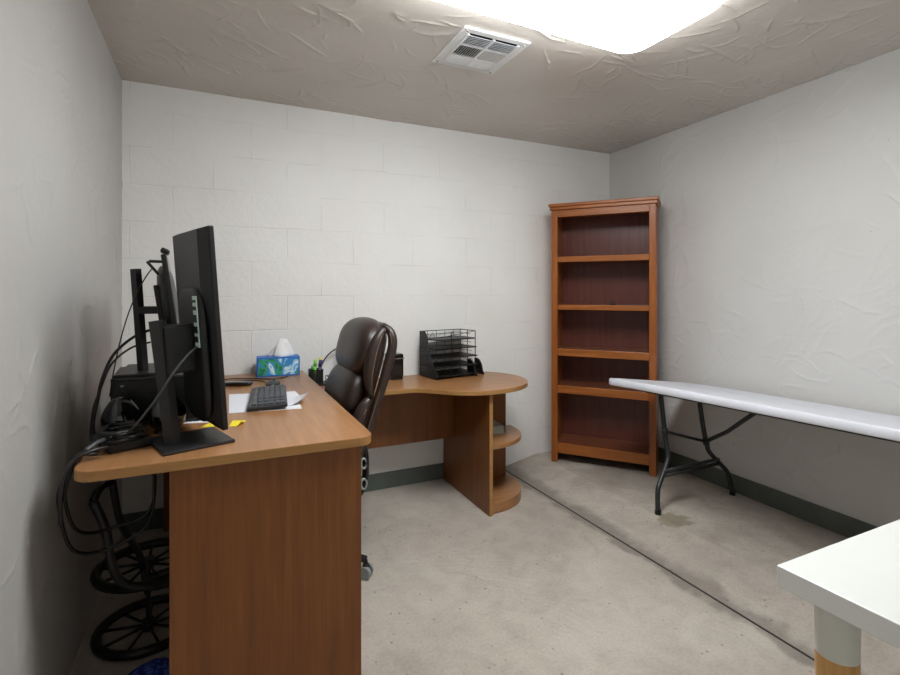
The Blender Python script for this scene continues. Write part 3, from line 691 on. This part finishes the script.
# second monitor, wide, on the case
t = thing('monitor', 'black widescreen monitor on a stand behind the upright one', 'monitor', (0.205, 2.20, CT), R(3))
obj('stand_base', bx(-0.085, 0.115, -0.095, 0.13, 0.0, 0.009, 0.003), M['dark_grey'], t)
bm = bmesh.new(); add_tube(bm, [(0.0, 0, 0.006), (-0.012, 0, 0.20), (-0.024, 0, 0.390)], 0.011, 4, ry=0.018); obj('stand_column', bm, M['dark_grey'], t)
bm = bmesh.new(); add_box(bm, (0.026, 0, 0.235), (0.085, 0.05, 0.028), 0.004); add_box(bm, (0.052, 0.0, 0.26), (0.016, 0.10, 0.14), 0.003, (0, R(-8), 0)); obj('mount_arm', bm, M['black'], t)
pan = bpy.data.objects.new('display', None); COL.objects.link(pan); pan.parent = t; pan.location = (0.115, 0.16, 0.115); pan.rotation_euler = (0, R(-8.0), 0); pan.empty_display_size = 0.03
bm = bmesh.new(); add_box(bm, (0.0, 0, 0.165), (0.018, 0.54, 0.33), 0.004); obj('bezel', bm, M['black'], pan)
obj('screen', bx(0.0088, 0.0096, -0.262, 0.262, 0.016, 0.322), M['screen'], pan)
bm = bmesh.new(); add_super(bm, (-0.012, 0, 0.155), (0.066, 0.52, 0.29), 2.6, 12); obj('back_cover', bm, M['dark_grey'], pan, True)
# webcam clipped on its top edge
wl = Matrix.Translation((0.205, 2.20, CT)) @ Matrix.Rotation(R(3), 4, 'Z')
def wpt(x, y, z): return tuple(wl @ Vector((x, y, z)))
t = thing('webcam', 'small black webcam with folding clip on top of the widescreen monitor', 'webcam', wpt(0.069, -0.02, 0.445), R(3))
bm = bmesh.new(); add_box(bm, (0.004, 0, 0.012), (0.03, 0.075, 0.02), 0.006, (0, R(25), 0)); obj('body', bm, M['black'], t)
bm = bmesh.new(); add_box(bm, (-0.022, -0.03, -0.028), (0.052, 0.022, 0.010), 0.002); add_box(bm, (-0.035, -0.03, -0.053), (0.010, 0.022, 0.062), 0.002, (0, R(-38), 0)); obj('clip', bm, M['black'], t)
obj('cord', tube([(-0.035, -0.03, -0.05), (-0.060, -0.028, -0.09), (-0.085, -0.026, -0.145), (-0.112, -0.03, -0.22), (-0.135, -0.06, -0.32), (-0.150, -0.10, -0.42), (-0.158, -0.13, -0.50)], 0.0022, 8, False, 6), M['cable'], t, True)
# speakers
def spk_fn(v):
    k = 1.0-0.35*max(0, v.z/0.06); return Vector((v.x*k, v.y*k, v.z))
t0 = thing('desk_speaker', 'glossy black desk speaker nearest the left wall', 'speaker', (0.168, 1.985, DZ+0.0), R(20), 'glossy desk speakers')
bm = bmesh.new(); add_super(bm, (0, 0, 0.066), (0.118, 0.105, 0.130), 2.6, 9, (R(-14), 0, R(18)), spk_fn); obj('body', bm, M['gloss_black'], t0, True)
bm = bmesh.new(); add_cyl(bm, (0, 0, 0.0), (0, 0, 0.012), 0.042, 0.036, 24); obj('foot', bm, M['black'], t0)
dup(t0, (0.300, 1.985, DZ), R(-10), 'glossy black desk speaker behind the upright monitor stand', 'glossy desk speakers')

# keyboard, mouse, papers
t = thing('keyboard', 'dark grey computer keyboard lying on white papers', 'keyboard', (0.665, 2.355, DZ+0.004), R(-96))
bm = bmesh.new(); add_box(bm, (0, 0, 0.011), (0.43, 0.155, 0.016), 0.006, (R(2.5), 0, 0)); obj('body', bm, M['kb'], t)
bm = bmesh.new()
for r_ in range(6):
    y = 0.060-r_*0.0225
    x = -0.200
    while x < 0.19:
        wd = 0.0175
        if r_ == 5 and -0.11 < x < 0.0: wd = 0.10
        if not (0.075 < x < 0.088 or 0.138 < x < 0.146):
            add_box(bm, (x+wd/2, y, 0.0215+0.0436*y), (wd-0.002, 0.0185, 0.006), 0.0015, (R(2.5), 0, 0), 1)
        x += wd+0.0015
kk = obj('key', bm, M['key'], t); kk['kind'] = 'stuff'
o = thing('computer_mouse', 'black computer mouse behind the keyboard on the desk', 'mouse', (0.715, 2.655, DZ), R(-20))
bm = bmesh.new(); add_super(bm, (0, 0, 0.017), (0.062, 0.108, 0.034), 2.4, 8, None, lambda v: Vector((v.x, v.y, max(v.z, -0.017)))); obj('body', bm, M['kb'], o, True)
bm = bmesh.new(); add_cyl(bm, (-0.004, 0.028, 0.030), (0.004, 0.028, 0.030), 0.008, n=12); obj('scroll_wheel', bm, M['black'], o, True)
def sheet(name, corners, z, mat, curl=0.0, n=10, th=0.0012):
    bm = bmesh.new(); C = [Vector((*c, 0)) for c in corners]; g = []
    for j in range(n+1):
        row = []
        for i in range(n+1):
            u, v = i/n, j/n
            p = C[0]*(1-u)*(1-v)+C[1]*u*(1-v)+C[2]*u*v+C[3]*(1-u)*v
            zz = z + curl*max(0, u-0.6)**2*max(0, 1-v*1.6)*6
            row.append(bm.verts.new((p.x, p.y, zz)))
        g.append(row)
    fs = [bm.faces.new((g[j][i], g[j][i+1], g[j+1][i+1], g[j+1][i])) for j in range(n) for i in range(n)]
    r = bmesh.ops.extrude_face_region(bm, geom=fs); bmesh.ops.translate(bm, verts=[v for v in r['geom'] if isinstance(v, bmesh.types.BMVert)], vec=(0, 0, th))
    return obj(name, bm, mat, None)
tag(sheet('paper_sheet', [(0.500, 2.165), (0.775, 2.125), (0.79, 2.50), (0.510, 2.56)], DZ, M['paper']), 'large white paper spread flat under the whole keyboard', 'paper')
tag(sheet('paper_sheet', [(0.600, 2.20), (0.810, 2.19), (0.80, 2.50), (0.60, 2.50)], DZ+0.0018, M['paper'], 0.05), 'white paper with curled corner at the right of the keyboard', 'paper')
tag(sheet('paper_sheet', [(0.345, 2.07), (0.49, 2.03), (0.49, 2.30), (0.43, 2.32)], DZ, M['paper']), 'white paper under the lower corner of the upright monitor', 'paper')
tag(sheet('sticky_note', [(0.405, 1.985), (0.465, 1.962), (0.495, 2.025), (0.435, 2.045)], DZ, M['yellow'], 0.03), 'yellow sticky note left of the upright monitor corner on the desk', 'sticky note', 'yellow sticky notes')
tag(sheet('sticky_note', [(0.495, 1.955), (0.535, 1.94), (0.555, 2.02), (0.51, 2.035)], DZ, M['yellow'], 0.02), 'yellow sticky note right of the upright monitor corner on the desk', 'sticky note', 'yellow sticky notes')

# tissue box
t = thing('tissue_box', 'blue and green printed tissue box with a tissue pulled up by the wall', 'tissue box', (0.782, 3.045, DZ), R(-3))
obj('box', bx(-0.116, 0.116, -0.055, 0.055, 0.0, 0.108, 0.002), M['blue_card'], t)
bm = bmesh.new(); bx(-0.108, 0.108, -0.0562, -0.0552, 0.008, 0.100, 0, bm); obj('printed_panel', bm, M['print'], t)
bm = bmesh.new(); pts = []
rows = []
for j in range(9):
    v = j/8; row = []
    for i in range(20):
        a = 2*math.pi*i/20; rr = (0.048*(1-v)**0.8+0.016)*(1+0.25*math.sin(3*a+2*v)+0.12*math.sin(7*a))
        row.append(bm.verts.new((0.015+rr*math.cos(a)+0.012*v, 0.5*rr*math.sin(a), 0.106+0.098*v+0.008*math.sin(2*a)*v)))
    rows.append(row)
for a, b in zip(rows, rows[1:]):
    for i in range(20): bm.faces.new((a[i], a[(i+1) % 20], b[(i+1) % 20], b[i]))
bm.faces.new(rows[-1]); bm.faces.new(rows[0][::-1])
obj('tissue', bm, M['tissue'], t, True)

# reading glasses / remote lying at the back left
bm = bmesh.new(); add_super(bm, (0, 0, 0.011), (0.055, 0.15, 0.022), 3.2, 8); o = obj('remote_control', bm, M['gloss_black'], None, True); o.location = (0.555, 2.78, DZ); o.rotation_euler = (0, 0, R(70))
tag(o, 'small black handset lying on the desk behind the keyboard', 'handset')

# ------------------------------------------------------------------ things on the return desk
t = thing('desk_organizer', 'black wire desk organizer in the corner behind the chair', 'organizer', (1.062, 3.080, RZ), R(6))
bm = bmesh.new(); add_box(bm, (0.02, 0, 0.006), (0.25, 0.11, 0.010), 0.003); obj('tray', bm, M['mesh'], t)
bm = bmesh.new()
for q in ((-0.10, -0.03, -0.05, -0.0485), (-0.10, -0.03, 0.0185, 0.02), (-0.10, -0.0985, -0.0485, 0.0185), (-0.0315, -0.03, -0.0485, 0.0185)): bx(*q, 0.011, 0.095, 0, bm)
obj('pen_cup', bm, M['screen_mesh'], t)
bm = bmesh.new()
for z in (0.012, 0.095): add_tube(bm, [(-0.10, -0.05, z), (-0.03, -0.05, z), (-0.03, 0.02, z), (-0.10, 0.02, z)], 0.0022, 6, True)
for z in (0.028, 0.05): add_tube(bm, [(0.0, -0.05, z), (0.06, -0.05, z), (0.06, 0.0, z), (0.0, 0.0, z)], 0.0022, 6, True)
for x, y in ((0, -0.05), (0.06, -0.05), (0.06, 0), (0, 0)): add_tube(bm, [(x, y, 0.008), (x, y, 0.05)], 0.002, 6)
obj('wire_frame', bm, M['mesh'], t, True)
obj('curved_side_wire', tube([(-0.03, 0.02, 0.09), (0.01, 0.03, 0.155), (0.06, 0.03, 0.198), (0.10, 0.03, 0.210)], 0.004, 8, k=4), M['mesh'], t, True)
bm = bmesh.new(); bx(0.098, 0.110, -0.01, 0.05, 0.0, 0.24, 0.003, bm); obj('upright_post', bm, M['dark_grey'], t)
ol = Matrix.Translation((1.062, 3.080, RZ)) @ Matrix.Rotation(R(6), 4, 'Z')
def pen(name, mat, x, y, lean, ln, lab, cat, r=0.006):
    a = ol @ Vector((x, y, 0.014)); b = ol @ Vector((x+lean[0], y+lean[1], 0.014+ln))
    dv = b-a
    p = thing(name, lab, cat, tuple(a))
    bm = bmesh.new(); add_tube(bm, [(0,0,0), dv*0.78], r, 10); obj('barrel', bm, mat, p, True)
    bm = bmesh.new(); add_tube(bm, [dv*0.72, dv], r*1.15, 10); obj('cap', bm, mat, p, True)
pen('marker_pen', M['green'], -0.086, -0.034, (-0.002, -0.003), 0.105, 'short green marker at the left in the pen cup', 'pen', 0.009)
pen('marker_pen', M['lime'], -0.074, -0.012, (0.008, 0.0), 0.140, 'tall lime green marker standing in the pen cup', 'pen', 0.009)
pen('marker_pen', M['purple'], -0.056, -0.032, (0.016, -0.003), 0.138, 'dark purple marker leaning right in the pen cup', 'pen', 0.010)
pen('marker_pen', M['yellow'], -0.046, -0.010, (0.010, 0.004), 0.150, 'yellow pen leaning at the right of the pen cup', 'pen', 0.006)
tag(sheet('sticky_note', [(1.01, 2.93), (1.05, 2.925), (1.055, 2.965), (1.015, 2.97)], RZ, M['pink']), 'dusty pink note on the return desk in front of the organizer', 'sticky note')
tag(sheet('sticky_note', [(1.062, 2.90), (1.10, 2.895), (1.105, 2.93), (1.066, 2.935)], RZ, M['yellow'], 0.02), 'small yellow note on the return desk beside the chair back', 'sticky note')
t = thing('speaker_box', 'upright black box standing behind the chair back on the return desk', 'speaker', (1.495, 3.07, RZ), R(8))
bm = bmesh.new(); bx(-0.045, 0.045, -0.055, 0.055, 0.012, 0.165, 0.012, bm); obj('body', bm, M['gloss_black'], t)
obj('foot', bx(-0.04, 0.04, -0.05, 0.05, 0.0, 0.013, 0.002), M['black'], t)
bm = bmesh.new(); add_tube(bm, [(-0.046, -0.056, 0.135), (0.046, -0.056, 0.135), (0.046, 0.056, 0.135), (-0.046, 0.056, 0.135)], 0.003, 6, True); obj('trim_band', bm, M['chrome'], t)

# five tier letter tray with side mesh
t = thing('letter_tray', 'black mesh letter tray with five tiers on the rounded desk end', 'letter tray', (1.722, 2.890, RZ+0.001), R(9))
TW, TD = 0.330, 0.215
for i in range(5):
    z = 0.018+0.057*i
    y0 = 0.0 + 0.010*i
    tr = obj('tier', bx(0.004 + 0.004*i, TW, y0, TD, z-0.002, z+0.002), M['mesh'], t)
    bm = bmesh.new(); add_tube(bm, [(0.004+0.004*i, y0, z), (TW, y0, z), (TW, TD, z), (0.004+0.004*i, TD, z)], 0.004, 8, True)
    add_tube(bm, [(0.004, TD, z+0.026), (TW, TD, z+0.026), (TW, y0+0.06, z+0.026)], 0.0018, 6)
    obj('rim', bm, M['mesh'], tr)
bm = bmesh.new()
sp_ = [(0.0, 0.004), (TD, 0.004), (TD, 0.296), (TD-0.06, 0.296), (TD-0.09, 0.26), (0.10, 0.16), (0.06, 0.09), (0.02, 0.05), (0.0, 0.035)]
for x0 in (0.0,):
    vs = [bm.verts.new((x0, y, z)) for y, z in sp_]; f = bm.faces.new(vs)
    r = bmesh.ops.extrude_face_region(bm, geom=[f]); bmesh.ops.translate(bm, verts=[v for v in r['geom'] if isinstance(v, bmesh.types.BMVert)], vec=(0.003, 0, 0))
obj('side_mesh', bm, M['screen_mesh'], t)
bm = bmesh.new(); add_tube(bm, [(0.0015, y, z) for y, z in sp_], 0.004, 8, True); obj('side_rim', bm, M['mesh'], t, True)
bm = bmesh.new()
add_tube(bm, [(0.0, TD-0.06, 0.296), (0.0, TD, 0.296), (TW, TD, 0.296), (TW, 0.04, 0.296)], 0.003, 6)
add_tube(bm, [(TW, 0.04, 0.296), (0.05, 0.04, 0.262)], 0.0022, 6)
for x in (0.06, 0.13, 0.20, 0.27): add_tube(bm, [(x, TD, 0.0), (x, TD, 0.296)], 0.0016, 6)
for x, y in ((TW, TD), (TW, 0.04), (0.12, 0.02), (TW, 0.13)): add_tube(bm, [(x, y, 0.0), (x, y, 0.296)], 0.0028, 6)
for x in (0.07, 0.24):
    add_tube(bm, [(x, TD, 0.245), (x+0.03, TD, 0.282), (x+0.05, TD, 0.245)], 0.0018, 6)
obj('wire_frame', bm, M['mesh'], t)
for k, (x, y) in enumerate(((TW-0.03, -0.012), (TW+0.045, 0.01))):
    bm = bmesh.new(); prof_ = [(0.0, 0.0), (0.10, 0.0), (0.10, 0.10), (0.085, 0.105), (0.055, 0.095), (0.03, 0.065), (0.015, 0.02)]
    vs = [bm.verts.new((x, y+a, b)) for a, b in prof_]; f = bm.faces.new(vs)
    r = bmesh.ops.extrude_face_region(bm, geom=[f]); bmesh.ops.translate(bm, verts=[v for v in r['geom'] if isinstance(v, bmesh.types.BMVert)], vec=(0.012, 0, 0))
    obj('file_divider', bm, M['black'], t)
bm = bmesh.new(); add_tube(bm, [(TW-0.02, 0.08, 0.065), (TW+0.05, 0.10, 0.065)], 0.003, 6); add_tube(bm, [(TW-0.02, 0.03, 0.03), (TW+0.05, 0.05, 0.03)], 0.003, 6); obj('divider_rod', bm, M['mesh'], t)

# small pale box on the open shelf
t = thing('small_box', 'small pale grey-green box on the open shelf of the return desk', 'box', (2.045, 2.755, 0.401), R(-8))
obj('carton', bx(-0.075, 0.06, -0.04, 0.04, 0.0, 0.050, 0.002), M['pale_box'], t)
bm = bmesh.new(); add_box(bm, (-0.02, 0, 0.058), (0.10, 0.07, 0.0025), 0, (R(8), R(-10), 0)); obj('loose_flap', bm, M['pale_box'], t)

# ------------------------------------------------------------------ cables
def cable(pts, r, lab, mat='cable', name='cable', k=7):
    o = obj(name, tube(pts, r, 8, False, k), M[mat], None, True); tag(o, lab, 'cable'); return o
cable([(0.423, 1.765, 1.135), (0.385, 1.735, 1.115), (0.340, 1.705, 1.06), (0.295, 1.705, 0.985), (0.250, 1.73, 0.92), (0.215, 1.78, 0.875), (0.20, 1.83, DZ+0.048)], 0.0035, 'grey cable looping from the ports of the upright monitor', 'cable_grey', 'video_cable')
cable([(0.24, 2.36, 1.15), (0.17, 2.30, 1.125), (0.115, 2.20, 1.07), (0.096, 2.10, 1.00), (0.092, 2.03, 0.93), (0.092, 1.96, 0.86), (0.12, 1.90, DZ+0.010), (0.155, 1.93, DZ+0.0065)], 0.0055, 'thick black cable arching from the widescreen monitor along the left wall', name='power_cable')
cable([(0.21, 2.38, 1.09), (0.15, 2.32, 1.075), (0.105, 2.20, 1.03), (0.088, 2.08, 0.95), (0.084, 1.99, 0.89), (0.105, 1.88, DZ+0.012), (0.150, 1.915, DZ+0.0055)], 0.004, 'thin black cable running beside the thick one down to the desk', name='power_cable')
# heap of cords at the desk's near left corner
heaps = ['black cord lying nearest the front in the heap by the upright monitor', 'black cord curled across the top of the heap on the desk', 'black cord at the back of the heap beside the speakers', 'black cord in the heap that ends under the upright monitor']
for i in range(4):
    pts = []
    rr = random.Random(i+3)
    for k in range(9):
        a = k*1.15+i*0.9
        pts.append((0.185+0.052*math.cos(a)+rr.uniform(-0.012, 0.012), 1.83+0.055*math.sin(a)*1.1+rr.uniform(-0.012, 0.012), DZ+0.037+0.007*i+0.003*(k % 2)))
    cable(pts, 0.0055, heaps[i], name='power_cable')
t = thing('power_adapter', 'flat black power adapter lying in the heap of cords', 'adapter', (0.205, 1.825, DZ+0.0), R(25))
obj('body', bx(-0.06, 0.06, -0.04, 0.04, 0.0, 0.030, 0.008), M['black'], t)
cable([(0.165, 1.75, DZ+0.028), (0.135, 1.725, DZ+0.030), (0.098, 1.70, DZ+0.018), (0.080, 1.68, DZ-0.02), (0.070, 1.68, 0.74), (0.066, 1.70, 0.66)], 0.0055, 'black plug lead bending over the left edge of the desk', name='plug_lead')
cable([(0.165, 1.79, DZ+0.046), (0.140, 1.755, DZ+0.044), (0.118, 1.725, DZ+0.032)], 0.007, 'short grey plug end glinting on the heap of cords', 'cable_grey', 'plug')
hang = [('black cable in a wide loop hanging below the desk corner', 0.0, 0.052, 0.20), ('black cable in a narrower loop inside the wide hanging loop', 0.03, 0.060, 0.15)]
for lab, dy, x0, dep in hang:
    cable([(0.14, 1.75+dy, DZ+0.012), (0.095, 1.73+dy, DZ+0.015), (x0+0.018, 1.71+dy, 0.78), (x0, 1.74+dy, 0.70), (x0+0.02, 1.80+dy, 0.70-dep*0.8), (x0+0.10, 1.86+dy, 0.70-dep), (0.26, 1.88+dy, 0.66-dep*0.5), (0.27, 1.86+dy, DZ-0.034)], 0.005, lab, name='power_cable')
cable([(0.70, 2.71, DZ+0.006), (0.68, 2.83, DZ+0.005), (0.60, 2.89, DZ+0.005), (0.50, 2.88, DZ+0.005), (0.43, 2.76, DZ+0.005), (0.44, 2.60, DZ+0.005)], 0.0028, 'thin dark mouse cord curving across the desk behind the keyboard', name='mouse_cord')
cable([(0.82, 2.93, DZ+0.005), (0.74, 2.88, DZ+0.005), (0.64, 2.94, DZ+0.005), (0.54, 2.98, DZ+0.005), (0.46, 2.96, DZ+0.005)], 0.003, 'thin black cord lying in front of the tissue box', name='power_cable')

# ------------------------------------------------------------------ folded cart and bundle under the desk
t = thing('folded_cart', 'dark folded wheeled cart lying on its side under the desk', 'cart', (0.218, 2.23, 0))
for z in (0.020, 0.255):
    wh = bpy.data.objects.new('wheel', None); COL.objects.link(wh); wh.parent = t; wh.empty_display_size = 0.03
    obj('tyre', tube([(0.165*math.cos(R(i*12)), 0.165*math.sin(R(i*12)), z) for i in range(30)], 0.017, 10, True), M['cable'], wh, True)
    bm = bmesh.new()
    for i in range(9):
        a = R(i*40+10); add_cyl(bm, (0.02*math.cos(a), 0.02*math.sin(a), z), (0.152*math.cos(a), 0.152*math.sin(a), z), 0.005, n=6)
    obj('spokes', bm, M['black'], wh, True)
    bm = bmesh.new(); add_cyl(bm, (0, 0, z-0.016), (0, 0, z+0.02), 0.022, n=16); obj('hub', bm, M['dark_grey'], wh)
bm = bmesh.new(); add_cyl(bm, (0, 0, 0.02), (0, 0, 0.27), 0.008, n=10); obj('axle', bm, M['dark_grey'], t)
bm = bmesh.new(); add_tube(bm, [(-0.135, -0.22, 0.60), (-0.10, -0.22, 0.50), (-0.085, -0.21, 0.38), (-0.05, -0.19, 0.29), (0.05, -0.165, 0.245), (0.18, -0.10, 0.235), (0.19, 0.0, 0.22), (0.0, 0.0, 0.20)], 0.014, 10, k=5); obj('frame_tube', bm, M['dark_grey'], t, True)
bm = bmesh.new(); add_tube(bm, [(-0.10, -0.10, 0.62), (-0.08, -0.06, 0.45), (-0.03, 0.0, 0.30), (0.0, 0.0, 0.14)], 0.012, 10, k=4); obj('frame_tube', bm, M['dark_grey'], t, True)
bm = bmesh.new(); add_tube(bm, [(-0.135, -0.22, 0.60), (-0.12, -0.18, 0.63), (-0.10, -0.10, 0.62)], 0.012, 10, k=4); obj('handle', bm, M['black'], t, True)
bm = bmesh.new()
def lump(v): return v*(1+0.16*math.sin(37*v.x+11*v.y)+0.14*math.sin(31*v.y-23*v.z))
add_super(bm, (0, 0, 0.024), (0.17, 0.14, 0.056), 2.4, 10, None, lump)
for v in bm.verts: v.co.z = max(v.co.z, 0.0)
o = obj('cloth_bundle', bm, M['blue_cloth'], None, True); o.location = (0.245, 1.895, 0.0); tag(o, 'blue fabric bundle on the floor beside the desk end panel', 'cloth')
